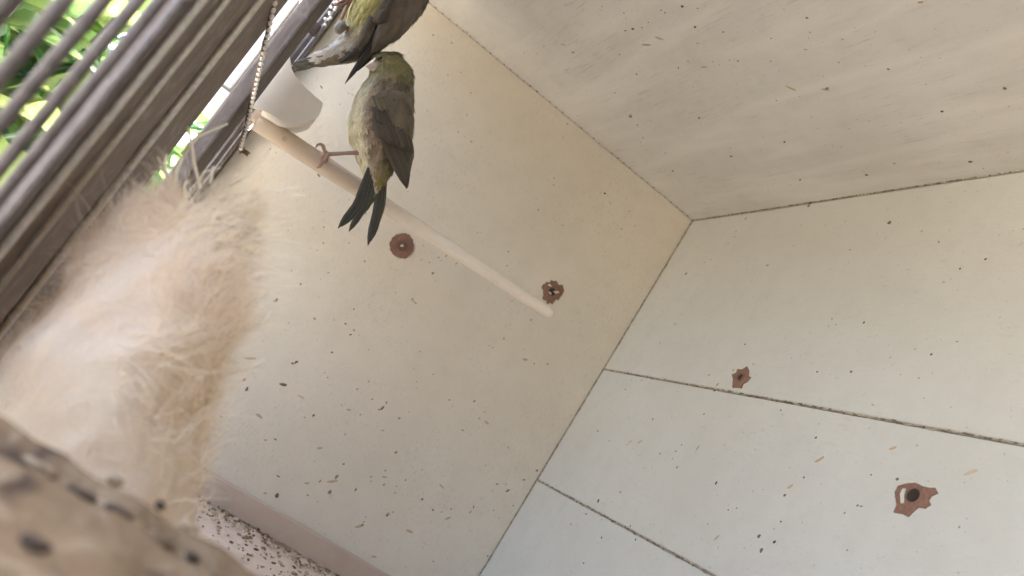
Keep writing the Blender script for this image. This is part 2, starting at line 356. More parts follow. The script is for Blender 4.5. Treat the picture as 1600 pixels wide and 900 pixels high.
ROOF = [(985,182,12,6,15),(977,48,8,4,20),(989,45,8,6,0),(1092,184,7,6,0),(1066,10,7,7,0),(1033,16,6,3,30),(1039,20,7,3,40),(1086,42,6,6,0),(1261,28,6,4,20),(1051,267,8,5,20),(1226,222,9,5,25),(1142,244,9,5,15),(1250,281,12,4,50),(1354,273,8,5,15),(895,82,6,4,10),(896,81,5,3,0),(968,85,7,3,20),(961,145,5,4,0),(995,116,6,5,20),(1060,106,9,3,10),(1075,95,4,4,0),(1140,94,4,3,0),(1153,95,5,4,0),(1388,108,5,4,0),(1472,174,5,5,0),(1292,138,10,5,20),(941,10,5,3,0),(975,20,4,4,0),(1570,138,6,6,0),(1130,50,4,3,0),(1213,157,4,3,0),(1005,215,4,4,0),(1090,13,4,3,0),(1205,60,4,3,0),(730,50,4,4,0),(783,118,6,4,0),(819,82,6,3,30),(850,72,5,3,0),(1013,35,5,3,0),(1003,43,5,3,0)]
specks(roof, lambda x, y: onz(x, y, H), (0, 0, -1), ROOF, lambda: Vector((abs(random.gauss(0, .3)), U(-.03, D-.004), H)), 70, R(60))

def smears(parent, proj, n, pts, bias):
    q = MB()
    for x, y, ln, wd in pts: flake(q, proj(x, y) - Vector(n)*.00012, n, ln*PX*.5, min(wd, 6)*PX*.5, bias + random.gauss(0, .3), random.choice(((.44, .34, .23), (.50, .41, .29), (.40, .33, .25), (.47, .36, .22))))
    q.v = [tuple(Vector(v_) - Vector(n)*max(0, (Vector(v_) - proj(800, 450)).dot(Vector(n)) - .0001)) for v_ in q.v]
    o = q.build('stain', M_SPECK, parent, color=True); o['kind'] = 'stuff'
smears(side, lambda x, y: onx(x, y, 0), (1, 0, 0), [(520,752,26,9),(562,822,20,7),(645,470,12,5),(821,562,14,6),(480,755,14,5),(430,470,12,5),(600,745,14,5),(607,803,10,6),(618,770,10,5),(700,810,16,5),(500,700,14,5),(470,620,16,6),(545,640,12,5),(390,560,30,6),(760,660,14,5),(690,760,16,5),(640,830,18,6),(735,800,10,5),(585,870,14,5),(405,650,18,6),(810,830,14,5)], R(20))
smears(roof, lambda x, y: onz(x, y, H), (0, 0, -1), [(985,180,20,6),(1100,105,18,5),(1236,138,22,7),(1010,70,26,9),(1030,60,20,6),(1290,140,16,5),(880,70,18,5)], R(60))
smears(bp[1], lambda x, y: ony(x, y, D), (0, -1, 0), [(1517,738,20,8),(1280,718,22,6),(1235,760,14,5),(1000,690,16,6),(1395,700,12,5),(1120,840,12,5),(985,690,14,6),(1090,700,12,5)], R(40))

# litter of seed husks on the floor
q = MB(); HUSK = ((.20, .13, .07), (.28, .19, .11), (.16, .11, .065), (.40, .31, .21), (.55, .46, .36), (.33, .24, .15), (.46, .36, .26))
for i in range(900):
    x_ = .006 + abs(random.gauss(0, .055)); y_ = U(-.03, D-.01); s = U(.0008, .0022)*(1.7 if random.random() < .08 else 1)
    a = U(0, math.pi); c = random.choice(HUSK); p = Vector((x_, y_, U(.0002, .0022)))
    d = Vector((math.cos(a), math.sin(a), U(-.4, .4))).normalized()
    q.tube([p - d*s, p - d*s*.4, p + d*s*.4, p + d*s], [s*.12, s*.42, s*.4, s*.1], 5, c)
tag(q.build('seed_litter', M_SPECK, None, color=True), 'brown seed husks scattered over the floor along the skirting', 'seed litter', kind='stuff')

# ------------------------------------------------------------------ speckled block in the lower left
b = NB('crusted tan board'); v = b.coords()
f1 = b.noise(v, 38, 5, .6); f2 = b.noise(v, 95, 4, .6, .6); vo = b.n('ShaderNodeTexVoronoi', Scale=42.0, Randomness=1.0); b.l(v, vo.inputs['Vector'])
c = b.mix(b.ramp(f1, [(.3, (0, 0, 0)), (.7, (1, 1, 1))]), (.205, .142, .085), (.15, .102, .058))
c = b.mix(b.ramp(f2, [(.50, (0, 0, 0)), (.72, (1, 1, 1))]), c, (.27, .205, .135))
c = b.mix(b.ramp(b.noise(v, 60, 3, .5, .3), [(.56, (0, 0, 0)), (.66, (.85, .85, .85))]), c, (.055, .04, .03))
b.color(c); b.bump(f2, .6, .004); b.set(Roughness=1, Specular_IOR_Level=.05); M_CRUST = b.m
q = MB(); NX, NY = 60, 110
vs = []
for j in range(NY+1):
    yy = -.044 + j*(.33/NY); xe = .467 + .16*max(0, min(1, (yy+.02)/.3))*.35
    for i in range(NX+1):
        xx = xe + (.60-xe)*i/NX
        z = .0785 + .0015*noise.noise(Vector((xx*45, yy*45, 1))) + .0013*noise.noise(Vector((xx*130, yy*130, 3)))
        z += .0040*math.exp(-((xx-xe-.006-.003*noise.noise(Vector((yy*40, 2, 2))))/.004)**2) + .0022*math.exp(-((xx-xe-.022-.006*noise.noise(Vector((yy*22, 7, 2))))/.004)**2)
        vs.append((xx + (.002*noise.noise(Vector((yy*70, 5, i*.2))) if i == 0 else 0), yy, z if 0 < i < NX else z-.003))
fs = [(j*(NX+1)+i, j*(NX+1)+i+1, (j+1)*(NX+1)+i+1, (j+1)*(NX+1)+i) for j in range(NY) for i in range(NX)]
ring = [i for i in range(NX+1)] + [j*(NX+1)+NX for j in range(1, NY+1)] + [NY*(NX+1)+i for i in range(NX-1, -1, -1)] + [j*(NX+1) for j in range(NY-1, 0, -1)]
n0 = len(vs); vs += [(vs[i][0], vs[i][1], 0.0002) for i in ring]; L = len(ring)
fs += [(ring[k], n0+k, n0+(k+1) % L, ring[(k+1) % L]) for k in range(L)] + [tuple(range(n0, n0+L))]
q.add(vs, fs)
blk = thing('wooden_block', (.52, .1, 0), 'blurred tan wooden block crusted with dark droppings in the lower left foreground', 'block')
q.build('block_body', M_CRUST, blk, smooth=True)
for x_, y_, r_ in ((122,770,17),(55,850,15),(205,850,20),(185,800,18),(215,830,12),(140,778,10),(300,870,10),(20,690,9),(250,790,8)):
    q = MB(); p = onz(x_, y_, .0795); q.ball(p, (r_*.00014, r_*.00014, .0008), (.065, .048, .034), nu=9, nv=5, jit=.2); q.build('dropping', M_SPECK, blk, smooth=True, color=True)

rnd = random.Random(21); q = MB()
for k in range(150):
    yy = -.04 + .31*rnd.random(); xe = .467 + .16*max(0, min(1, (yy+.02)/.3))*.35; d_ = abs(rnd.gauss(0, .007)); p = Vector((xe + .002 + d_, yy, .0785 + .0032*math.exp(-d_/.004)))
    q.ball(p, (rnd.uniform(.0006, .002), rnd.uniform(.0008, .0034), rnd.uniform(.0004, .0011)), rnd.choice(((.30, .225, .145), (.24, .17, .10), (.36, .28, .19), (.14, .10, .065))), nu=7, nv=4, jit=.4)
o = q.build('crumbs', M_SPECK, blk, smooth=True, color=True); o['kind'] = 'stuff'

# ------------------------------------------------------------------ nest of fluff and straw
nest = thing('nest', (.36, -.003, 0), 'fluffy cream nest mound of hair and straw against the cage front', 'nest')
SEC = [(0, .006, .043, .038), (.04, .003, .039, .038), (.062, -.0015, .0345, .037), (.078, -.0045, .0305, .036), (.092, -.0075, .0265, .033),
       (.106, -.0092, .0243, .029), (.118, -.012, .022, .025), (.127, -.0145, .0185, .020), (.133, -.0158, .0138, .014), (.136, -.017, .005, .006)]
def nest_pt(u, a):                               # u along height 0..1, a around
    k = u*(len(SEC)-1); i = min(int(k), len(SEC)-2); t = k-i
    z, cy, ry, rx = [SEC[i][j]*(1-t) + SEC[i+1][j]*t for j in range(4)]
    cx = .372
    p = Vector((cx + rx*math.cos(a), cy + ry*math.sin(a), z))
    nz = noise.noise(p*55)*.0035 + noise.noise(p*24+Vector((9, 0, 0)))*.0045 + noise.noise(p*140)*.0016
    d = Vector((math.cos(a), math.sin(a), .3)).normalized(); p += d*nz
    p.z += .38*(p.y - cy)*min(1, z/.1)
    p.y = max(p.y, -.0425); return p, d
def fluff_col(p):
    f = .5 + .7*noise.noise(p*30 + Vector((3, 1, 7))) + (p.y + .006)*7; g = .5 + .5*noise.noise(p*85)  # browner towards the cage back: tan fibre, plus shade painted into the colour
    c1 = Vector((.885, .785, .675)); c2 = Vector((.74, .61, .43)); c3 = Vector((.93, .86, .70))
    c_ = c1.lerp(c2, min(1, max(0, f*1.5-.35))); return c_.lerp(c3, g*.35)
q = MB(); NU, NA = 60, 72; vs = []; cs = []
for i in range(NU+1):
    for j in range(NA):
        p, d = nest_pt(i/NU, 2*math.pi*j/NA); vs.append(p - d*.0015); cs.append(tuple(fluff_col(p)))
fs = [(i*NA+j, i*NA+(j+1) % NA, (i+1)*NA+(j+1) % NA, (i+1)*NA+j) for i in range(NU) for j in range(NA)] + [tuple(range(NA))[::-1], tuple(range(NU*NA, (NU+1)*NA))]
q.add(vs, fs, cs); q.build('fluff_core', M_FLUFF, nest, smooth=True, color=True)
def strand(q, p, d, ln, wd, curl, c, seg=5):
    side_ = d.cross(Vector((U(-1, 1), U(-1, 1), U(-1, 1)))).normalized(); ax = side_; pts = []
    for i in range(seg+1):
        pts.append(p.copy()); dd = d + Vector((random.gauss(0, 1), random.gauss(0, 1), random.gauss(0, 1)))*curl
        d = dd.normalized(); p = p + d*(ln/seg)
    vs = []; n = len(pts); wv = (CAM - pts[0]).cross(pts[-1] - pts[0])
    wv = (wv.normalized() if wv.length > 1e-9 else ax); wv = (wv + ax*U(-.6, .6)).normalized()
    for i, pt in enumerate(pts):
        h = wd*(1 - .75*i/(n-1))*.5; vs += [pt - wv*h, pt + wv*h]
    q.add(vs, [(2*i, 2*i+1, 2*i+3, 2*i+2) for i in range(n-1)], c)
q = MB()
for i in range(10000):
    u = random.random()**.8*.98 + .02; a = U(0, 2*math.pi); p, d = nest_pt(u, a)
    t = Vector((-math.sin(a), math.cos(a), 0)); up = Vector((0, 0, 1)); sw = 2*math.pi*noise.noise(p*30)
    dd = (d*U(.0, .22) + t*math.cos(sw)*U(.3, 1) + up*(math.sin(sw)*.8 + U(-.3, .5))).normalized()
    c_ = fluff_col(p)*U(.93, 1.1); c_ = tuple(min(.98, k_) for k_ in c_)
    if math.sin(a) < -.2: dd = (dd - d*max(0, dd.dot(d))*.9).normalized()
    strand(q, p - d*(.002 if math.sin(a) > -.2 else .0008), dd, U(.006, .020)*(1 if math.sin(a) > -.2 else .55), U(.00010, .00026), .22, c_)
for i in range(1000):                            # thicker matted locks
    u = U(.1, 1); a = U(0, 2*math.pi); p, d = nest_pt(u, a); t = Vector((-math.sin(a), math.cos(a), 0)); sw = 5*noise.noise(p*22)
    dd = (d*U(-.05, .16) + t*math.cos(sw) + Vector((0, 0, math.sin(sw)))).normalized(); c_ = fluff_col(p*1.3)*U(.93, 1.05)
    if math.sin(a) < -.2: continue
    strand(q, p - d*.0004, dd, U(.008, .020), U(.00015, .0004), .24, tuple(min(.97, k_) for k_ in c_), 7)
for i in range(330):                             # long loose hairs at the crest
    u = U(.62, 1); a = U(0, 2*math.pi); p, d = nest_pt(u, a)
    if math.sin(a) < -.25 and random.random() < .8: continue
    dd = (d*.8 + Vector((U(-.4, .4), U(-.3, .7), U(.2, 1)))).normalized()
    strand(q, p - d*.002, dd, U(.008, .024), U(.00014, .00034), .16, (.95, .88, .72), 7)
for i in range(2300):                            # wispy halo
    u = U(.08, 1); a = U(0, 2*math.pi); p, d = nest_pt(u, a)
    if math.sin(a) < -.25 and random.random() < .85: continue
    dd = (d*U(.5, 1) + Vector((U(-.5, .5), U(-.5, .7), U(-.2, .8)))).normalized()
    strand(q, p - d*.002, dd, U(.004, .012), U(.00006, .00015), .20, (.95, .89, .76))
o = q.build('fluff', M_FLUFF, nest, color=True); o['kind'] = 'stuff'
M_STRAW = simple('dry straw', (.97, .93, .80), .6, (.92, .85, .68), 300)
STRAWS = [([(303,288),(303,255),(299,225),(293,198)], .27, 3.2), ([(268,233),(310,212),(356,193)], .285, 3.2), ([(258,288),(275,268),(285,245)], .265, 4.5),
          ([(245,262),(246,245)], .26, 4.0), ([(247,278),(257,258),(261,240)], .26, 2.6), ([(320,282),(333,260)], .275, 3.4), ([(352,288),(385,276),(405,255),(422,236)], .275, 2.6),
          ([(282,302),(288,292),(293,282)], .25, 3.0), ([(340,310),(380,302),(420,298),(466,292)], .275, 1.8), ([(365,300),(367,320),(368,335),(364,343)], .265, 2.2),
          ([(393,303),(398,318),(400,328)], .275, 2.0), ([(300,280),(320,268),(345,262)], .27, 1.6), ([(355,272),(372,271)], .27, 1.8), ([(330,600),(370,582),(415,562)], .265, 2.6),
          ([(395,520),(410,505),(428,480)], .262, 2.4), ([(290,380),(320,395),(350,404)], .24, 2.0), ([(350,470),(375,480),(400,462)], .255, 3.0), ([(230,255),(238,270)], .26, 1.6),
          ([(340,440),(360,455),(372,480)], .25, 3), ([(430,300),(455,304),(478,305)], .275, 1.4), ([(292,205),(290,240),(296,275)], .275, 1.4)]
for pts, t, wpx in STRAWS:
    q = MB(); P = [away(x_, y_, t) for x_, y_ in pts]; P[0] = P[0] + (nest.location + Vector((.0, 0, P[0].z)) - P[0])*.12
    q.tube(P, [wpx*t/FPX*.9]*(len(P)-1) + [wpx*t/FPX*.5], 6); q.build('straw', M_STRAW, nest, smooth=True)

# ------------------------------------------------------------------ perch
PXX = .09
pa, pe = onx(398, 187, PXX), onx(862, 492, PXX)
perch = thing('perch', pa, 'pale wooden dowel perch in clear plastic sleeve below the lower bird', 'perch')
def along(t): return pa.lerp(pe, t)
q = MB(); n_ = 24
q.tube([along(.005)] + [along(.01 + .97*i/n_) + Vector((U(-1, 1), 0, U(-1, 1)))*.00012 for i in range(n_+1)] + [along(.995), along(1.0)], [.0056] + [.0056 - .0015*i/n_ for i in range(n_+1)] + [.0034, .0018], 16)
q.build('dowel', M_DOWEL, perch, smooth=True)
q = MB(); q.tube([along(-.015), along(.10), along(.30), along(.34)], [.0066, .0064, .0060, .0056], 20, cap=False); q.build('sleeve', M_CLEAR, perch, smooth=True)
q = MB(); p_ = along(-.008); q.box(p_ - Vector((.007, .003, .007)), p_ + Vector((.007, .003, .008))); q.build('wire_clamp', M_CLEAR, perch, bevel=.0015)
q = MB(); q.tube([along(.09) + Vector((.0066, 0, -.001)), along(.09) + Vector((.0082, 0, -.001))], [.0017, .0012], 10); q.build('peg', M_CLEAR, perch, smooth=True)

# ------------------------------------------------------------------ white feeder hung on the front
fd = thing('feeder', (.1, -.05, .2), 'milky white plastic feeder hung through the wires above the perch', 'bird feeder')
prof = [(392,168),(398,150),(430,110),(452,82),(456,108),(463,120),(480,138),(505,160),(501,175),(492,186),(476,192),(455,193),(438,189),(424,180),(410,172)]
q = MB(); q.poly_prism([onx(x_, y_, .112) for x_, y_ in prof], (-.0016, 0, 0)); q.build('end_plate', M_WHITE, fd, bevel=.0005)
q = MB(); q.poly_prism([onx(x_, y_, .112) + Vector((-.034, 0, 0)) for x_, y_ in prof], (-.0016, 0, 0)); q.build('end_plate', M_WHITE, fd, bevel=.0005)
q = MB(); A = [onx(x_, y_, .112) for x_, y_ in prof[7:]]; vs = []
for p_ in A: vs += [p_ + Vector((-.0018, 0, 0)), p_ + Vector((-.0338, 0, 0))]
q.add(vs, [(2*i, 2*i+1, 2*i+3, 2*i+2) for i in range(len(A)-1)]); o = q.build('trough', M_WHITE, fd, smooth=True)
so = o.modifiers.new('s', 'SOLIDIFY'); so.thickness = .0014
q = MB(); q.box((.07, -.100, .2275), (.114, -.054, .300)); q.build('hopper', M_WHITE, fd, bevel=.002)
q = MB(); q.box((.068, -.102, .2130), (.116, -.052, .2255)); q.build('hopper_foot', M_WHITE, fd, bevel=.002)

# ------------------------------------------------------------------ beaded cord
cord = thing('beaded_cord', onx(375, 235, .1), 'rust brown cord strung with small white beads hanging across the grey post', 'cord')
c0, c1 = onx(434, -25, .27), onx(374, 238, .11)
def cpt(t): return c0.lerp(c1, t) + Vector((0, .002, -.004))*math.sin(math.pi*t)*.6
q = MB(); q.tube([cpt(i/40) + Vector((0, U(-1, 1), U(-1, 1)))*.0003 for i in range(41)], .0010, 6); q.build('strand', M_CORD, cord, smooth=True)
q = MB()
for i in range(34):
    t = .02 + .97*i/34; d = (c1-c0).normalized(); p = cpt(t) + Vector((.0010, .0006, 0)); s = .00105
    q.tube([p - d*.0019, p - d*.0012, p, p + d*.0012, p + d*.0019], [.0004, s*.9, s*1.1, s*.9, .0004], 8)
q.build('beads', M_BEAD, cord, smooth=True)
q = MB()
for i in range(22): q.ball(onx(377, 233, .11) + Vector((U(-.0015, .0015), U(-.001, .0045), U(-.0012, .0016))), (U(.0004, .0010), U(.0008, .0022), U(.0004, .0011)), nu=6, nv=4, jit=.45)
q.build('rust_clump', M_RUST, cord)
# small white loops near the upper bird's feet
lp = thing('bead_loop', onx(520, 20, .1), 'short loop of white beads on the wires beside the upper bird', 'bead string')
q = MB()
for i in range(13):
    t = i/12; p = onx(508 + 22*t + 4*math.sin(i*2.4), 36 - 40*t + 3*math.cos(i*2.4), .1)
    q.ball(p, .0010, nu=8, nv=5)
q.build('beads', M_BEAD, lp, smooth=True)

# ------------------------------------------------------------------ birds
def lerp3(a, b, t): return tuple(a[i]*(1-t)+b[i]*t for i in range(3))
def loft_body(rings, x0, thick, colfn, bend, seed, cards, clen, avoid=None):
    """rings: (cx, cy, half width) in picture pixels with the ring direction; body of round section about the plane X = x0"""
    K = len(rings); NR, NV = 64, 28; sc = 1/FPX
    def ringat(t):
        k = t*(K-1); i = min(int(k), K-2); f = k-i
        pm = rings[max(i-1, 0)]; p0 = rings[i]; p1 = rings[i+1]; p2 = rings[min(i+2, K-1)]
        return [0.5*((2*p0[j]) + (-pm[j]+p1[j])*f + (2*pm[j]-5*p0[j]+4*p1[j]-p2[j])*f*f + (-pm[j]+3*p0[j]-3*p1[j]+p2[j])*f**3) for j in range(len(p0))]
    def pt(t, a):
        r_ = ringat(t); cx, cy, hw = r_[:3]; hw = max(.5, hw); e = ringat(min(1, t+.01)); s_ = ringat(max(0, t-.01))
        tx, ty = e[0]-s_[0], e[1]-s_[1]; l_ = math.hypot(tx, ty) or 1; nx, ny = -ty/l_, tx/l_
        if bend: nx, ny = 1, 0
        if nx < 0: nx, ny = -nx, -ny
        ca, sa = math.cos(a), math.sin(a)
        P = onx(cx + nx*hw*ca, cy + ny*hw*ca, x0); dist = (CAM.x - x0)
        P.x += hw*sc*dist*thick*sa
        return P, ca, sa
    q = MB(); vs = []; cs = []
    for i in range(NR+1):
        for j in range(NV):
            p, ca, sa = pt(i/NR, 2*math.pi*j/NV); n_ = noise.noise(p*260)*.0006
            p = p + Vector((sa, 0, 0))*n_; vs.append(p); cs.append(colfn(i/NR, ca, sa, p))
    fs = [(i*NV+j, i*NV+(j+1) % NV, (i+1)*NV+(j+1) % NV, (i+1)*NV+j) for i in range(NR) for j in range(NV)] + [tuple(range(NV))[::-1], tuple(range(NR*NV, (NR+1)*NV))]
    q.add(vs, fs, cs)
    pl = MB(); rnd = random.Random(seed)
    for k in range(cards):
        t = rnd.uniform(.02, .97); a = rnd.uniform(0, 2*math.pi); p, ca, sa = pt(t, a); p2, _, _ = pt(min(1, t+.03), a); p3, _, _ = pt(t, a+.12)
        d = (p2-p); s_ = (p3-p)
        if d.length < 1e-6 or s_.length < 1e-6: continue
        if avoid and (p - onx(*avoid, p.x)).length < .0032: continue
        d.normalize(); s_.normalize(); nrm = d.cross(s_); c_axis = onx(*ringat(t)[:2], x0)
        if nrm.dot(p - c_axis) < 0: nrm = -nrm
        d = (d + nrm*rnd.uniform(.03, .22) + s_*rnd.gauss(0, .22)).normalized(); ln = clen*rnd.uniform(.6, 1.3); wd = ln*.26
        c_ = colfn(t, ca, sa, p); k_ = rnd.uniform(.78, 1.22); tip = tuple(min(1, q_*k_*1.12) for q_ in c_); root = tuple(q_*k_*.85 for q_ in c_)
        b_ = p + nrm*.0001
        pl.add([b_, b_ + d*ln*.45 - s_*wd, b_ + d*ln*.5 + nrm*ln*.05, b_ + d*ln*.45 + s_*wd, b_ + d*ln], [(0, 1, 2), (0, 2, 3), (1, 4, 2), (2, 4, 3)], [root, c_, c_, c_, tip])
    return q, pl, pt
def feather(name, parent, pix, width_px, x0, x1, c, edge, cam_off=0):
    """one long feather: centre line through pixels, from X = x0 at its root to X = x1 at its tip"""
    n = 9; k = len(pix); C_ = []
    for i in range(n+1):
        t = i/n*(k-1); j = min(int(t), k-2); f = t-j; xx = x0 + (x1-x0)*i/n
        C_.append(onx(pix[j][0]*(1-f)+pix[j+1][0]*f, pix[j][1]*(1-f)+pix[j+1][1]*f, xx))
    q = MB(); vs = []; cs = []; W_ = width_px/FPX*(CAM.x-x0)*.5
    for i, p in enumerate(C_):
        d = (C_[min(i+1, n)] - C_[max(i-1, 0)]).normalized(); s_ = d.cross(Vector((1, 0, 0))).normalized(); u = i/n
        h = W_*(.55 + .45*min(1, u*3))*(1 if u < .75 else max(.06, math.cos((u-.75)/.25*math.pi/2)**.8))
        for sgn, up, cc in ((-1, -.0005, edge), (-.82, -.0002, c), (0, .0004, lerp3(c, (0, 0, 0), .35)), (.82, -.0002, c), (1, -.0005, c)):
            vs.append(p + s_*h*sgn + Vector((up, 0, 0))); cs.append(cc)
    q.add(vs, [(i*5+j, i*5+j+1, (i+1)*5+j+1, (i+1)*5+j) for i in range(n) for j in range(4)], cs)
    o = q.build(name, M_QUILL, parent, smooth=True, color=True)
    m_ = o.modifiers.new('s', 'SOLIDIFY'); m_.thickness = .0003
    return o
def claw(name, parent, pts, r0, mat):
    q = MB(); k = len(pts); q.tube(pts, [r0*(1 - .75*(i/(k-1))**2) * (1.12 if i % 2 == 0 else .9) for i in range(k)], 8); return q.build(name, mat, parent, smooth=True)

# lower bird
XB = .112
def col_low(t, ca, sa, p):
    f = min(1, max(0, .5 + 1.0*noise.noise(Vector((p.x*260, p.y*520, p.z*110))))); g = .5 + .5*noise.noise(p*140)
    head = lerp3((.17, .152, .052), (.30, .265, .11), g); back = lerp3((.065, .05, .030), (.235, .19, .105), f)
    breast = lerp3((.78, .72, .46), (.92, .87, .66), g); flank = lerp3((.17, .125, .08), (.44, .34, .235), f); rump = lerp3((.19, .165, .045), (.29, .24, .075), g)
    c_ = lerp3(flank, breast, max(0, min(1, (-ca-.55)*4))); c_ = lerp3(c_, back, max(0, min(1, (ca+.15)*2.2)))
    if t > .68: c_ = lerp3(c_, rump if ca > -.35 else (.52, .46, .34), min(1, (t-.68)*6))
    if t < .34: c_ = lerp3(head, c_, max(0, min(1, (t-.22)*8)))
    if t < .2 and ca < -.45: c_ = lerp3(c_, (.36, .33, .15), .6)
    return c_
low = [(606,81,2),(606,86,15),(607,95,22),(610,106,28),(611,118,32),(606,132,37),(601,150,43),(597,172,47),(595,195,49),(595,215,47),(593,235,38),(591,252,29),(590,268,22),(589,280,15),(588,288,11),(587,296,6)]
bird = thing('bird', onx(508, 245, XB), 'olive brown bird perched on the dowel with its forked tail hanging down', 'bird', 'birds in the cage')
qb, pl, lowpt = loft_body(low, XB, .86, col_low, True, 4, 4200, .0058, (594, 93))
qb.build('body', M_FEATHER, bird, smooth=True, color=True)
o = pl.build('plumage', M_FEATHER, bird, color=True); o['kind'] = 'stuff'
# beak, eye
def cone_px(name, parent, a, b, r0, x0, x1, mat, flat=.7):
    p0, p1 = onx(*a, x0), onx(*b, x1); q = MB(); q.tube([p0, p0.lerp(p1, .4), p0.lerp(p1, .75), p1], [r0, r0*.78, r0*.42, r0*.06], 10); return q.build(name, mat, parent, smooth=True)
bx = XB + .004
cone_px('beak', bird, (590,103), (571,104), .0030, bx, bx+.002, M_BEAK)
cone_px('beak', bird, (590,108), (575,108), .0022, bx, bx+.002, M_BEAK)
def surf_x(px, py, x0, fn):                      # nearest body surface seen at a pixel
    best = None
    for i in range(120):
        for j in range(40):
            p, ca, sa = fn(i/119, math.pi*(j+.5)/40)
            r_ = p - CAM; d = r_.dot(AX_F); e = math.hypot(800 + r_.dot(AX_R)/d*FPX - px, 450 + r_.dot(AX_D)/d*FPX - py)
            if best is None or e < best[0]: best = (e, p)
    return best[1]
pe_ = surf_x(594, 93, XB, lowpt); vd = (CAM - pe_).normalized()
q = MB(); q.ball(pe_ + vd*.0005, .0018, nu=12, nv=8); q.build('eye', M_EYE, bird, smooth=True)
# near wing
WO = [(581,150),(592,140),(612,136),(632,142),(643,160),(646,190),(643,214),(628,220),(610,210),(595,190),(583,170)]
def wing_shell(outline, centre, x_in, bulge, colf):
    q = MB(); cx, cy = centre; n = len(outline); Rn = 7; vs = []; cs = []
    pts = []
    for k in range(n*3):
        i = k//3; f = (k % 3)/3; a, b_ = outline[i], outline[(i+1) % n]; pts.append((a[0]*(1-f)+b_[0]*f, a[1]*(1-f)+b_[1]*f))
    for r_ in range(Rn+1):
        s_ = r_/Rn
        for (x_, y_) in pts:
            p = onx(cx+(x_-cx)*s_, cy+(y_-cy)*s_, x_in + bulge*math.sqrt(max(0, 1-s_**2.2))); vs.append(p); cs.append(colf(p, s_))
    N = len(pts); fs = [(i*N+j, i*N+(j+1) % N, (i+1)*N+(j+1) % N, (i+1)*N+j) for i in range(Rn) for j in range(N)]
    q.add(vs, fs, cs); return q
def wcol(p, s_):
    f = .5 + .5*noise.noise(Vector((p.x*200, p.y*380, p.z*150))); return lerp3((.06, .046, .032), (.21, .165, .10), f)
WX = XB + .0125
wq = wing_shell(WO, (616, 178), WX, .008, wcol); w1 = wq.build('wing', M_FEATHER, bird, smooth=True, color=True)
rnd = random.Random(11)
for i in range(10):                              # flight feathers fan from the wrist to the tip
    f = i/9
    root = (587 + 46*f, 178 + 16*f); mid = (606 + 36*f, 232 + 2*f); tip = (636 + 9*f - 4*f*f, 295 - 34*f*f - 4*f)
    feather('feather', w1, [root, mid, tip], 12, WX+.0078-.00035*i, WX-.001-.0003*i, lerp3((.05, .041, .031), (.12, .097, .068), rnd.random()), (.46, .38, .25))
for row, (n, y0, ln, cc) in enumerate(((7, 184, 34, (.11, .088, .06)), (7, 166, 28, (.13, .105, .066)), (6, 150, 24, (.17, .145, .075)))):
    for i in range(n):
        f = i/(n-1); rx_, ry_ = 585 + 42*f + row*2, y0 + 18*f - 6*row*f
        feather('feather', w1, [(rx_, ry_), (rx_+5, ry_+ln*.5), (rx_+10, ry_+ln)], 13, WX+.0080-.001*abs(f-.4)-.0004*row, WX+.0088-.004*f, lerp3(cc, (.05, .038, .028), rnd.random()*.7), (.29, .24, .14))
# tail
TL = [((577,262), (558,318), (528,357), 11), ((581,264), (563,320), (534,354), 11), ((585,266), (570,322), (545,362), 11), ((589,268), (575,320), (551,346), 11),
      ((598,270), (589,328), (575,384), 12), ((601,270), (593,328), (580,377), 12), ((603,270), (597,324), (584,361), 10), ((593,266), (583,308), (562,332), 12), ((596,268), (590,316), (585,346), 11)]
for i, (a, b_, c_, wd) in enumerate(TL):
    feather('tail_feather', bird, [a, b_, c_], wd, XB+.007-.0009*i, XB+.003-.0008*i, lerp3((.040, .042, .033), (.068, .066, .05), rnd.random()), (.20, .19, .13))
# legs and feet
for dx, near in ((.004, True), (-.012, False)):
    xl = XB + dx
    lg = MB(); K_ = onx(563, 238, xl); A_ = onx(513, 241, xl-.004)
    lg.tube([onx(575, 232, xl), K_, K_.lerp(A_, .5), A_], [.0040, .0017, .00115, .0014], 9); L_ = lg.build('leg', M_LEG, bird, smooth=True)
    xt = xl - .004
    claw('toe', L_, [onx(x_, y_, xt) for x_, y_ in ((513,241),(507,236),(505,228),(501,225),(496,226),(493,231))], .0013, M_LEG)
    claw('toe', L_, [onx(x_, y_, xt+.001) for x_, y_ in ((513,241),(508,248),(503,254),(499,260),(495,263))], .0013, M_LEG)
    claw('toe', L_, [onx(513, 241, xt), onx(506, 240, xt-.005), onx(503, 244, xt-.010), onx(502, 250, xt-.014)], .0015, M_LEG)
    claw('toe', L_, [onx(513, 241, xt), onx(510, 245, xt-.004), onx(510, 250, xt-.009), onx(508, 256, xt-.012)], .0015, M_LEG)

# upper bird, clinging to the wires, mostly above the frame
XU = .098
def col_up(t, ca, sa, p):
    f = min(1, max(0, .5 + 1.0*noise.noise(Vector((p.x*260, p.y*420, p.z*150))))); g = .5 + .5*noise.noise(p*130)
    belly = lerp3((.42, .385, .13), (.60, .55, .25), g); back = lerp3((.075, .058, .040), (.24, .185, .125), f); white = lerp3((.60, .57, .50), (.76, .73, .66), g)
    c_ = lerp3(belly, back, max(0, min(1, (ca+.25)*1.7)))
    if t > .62: c_ = lerp3(c_, white if ca < .35 else (.30, .25, .19), min(1, (t-.62)*9))
    if t < .35: c_ = lerp3((.36, .33, .12), c_, min(1, max(0, (t-.25)*10)))
    return c_
up = [(688,-170,3),(684,-160,16),(676,-142,27),(664,-118,34),(650,-92,40),(634,-58,52),(616,-22,58),(601,6,55),(585,32,46),(570,52,36),(556,68,25),(540,78,19),(522,85,14),(505,90,10),(492,94,7)]
ub = thing('bird', onx(530, 20, XU), 'yellow bellied bird clinging to the front wires at the top edge', 'bird', 'birds in the cage')
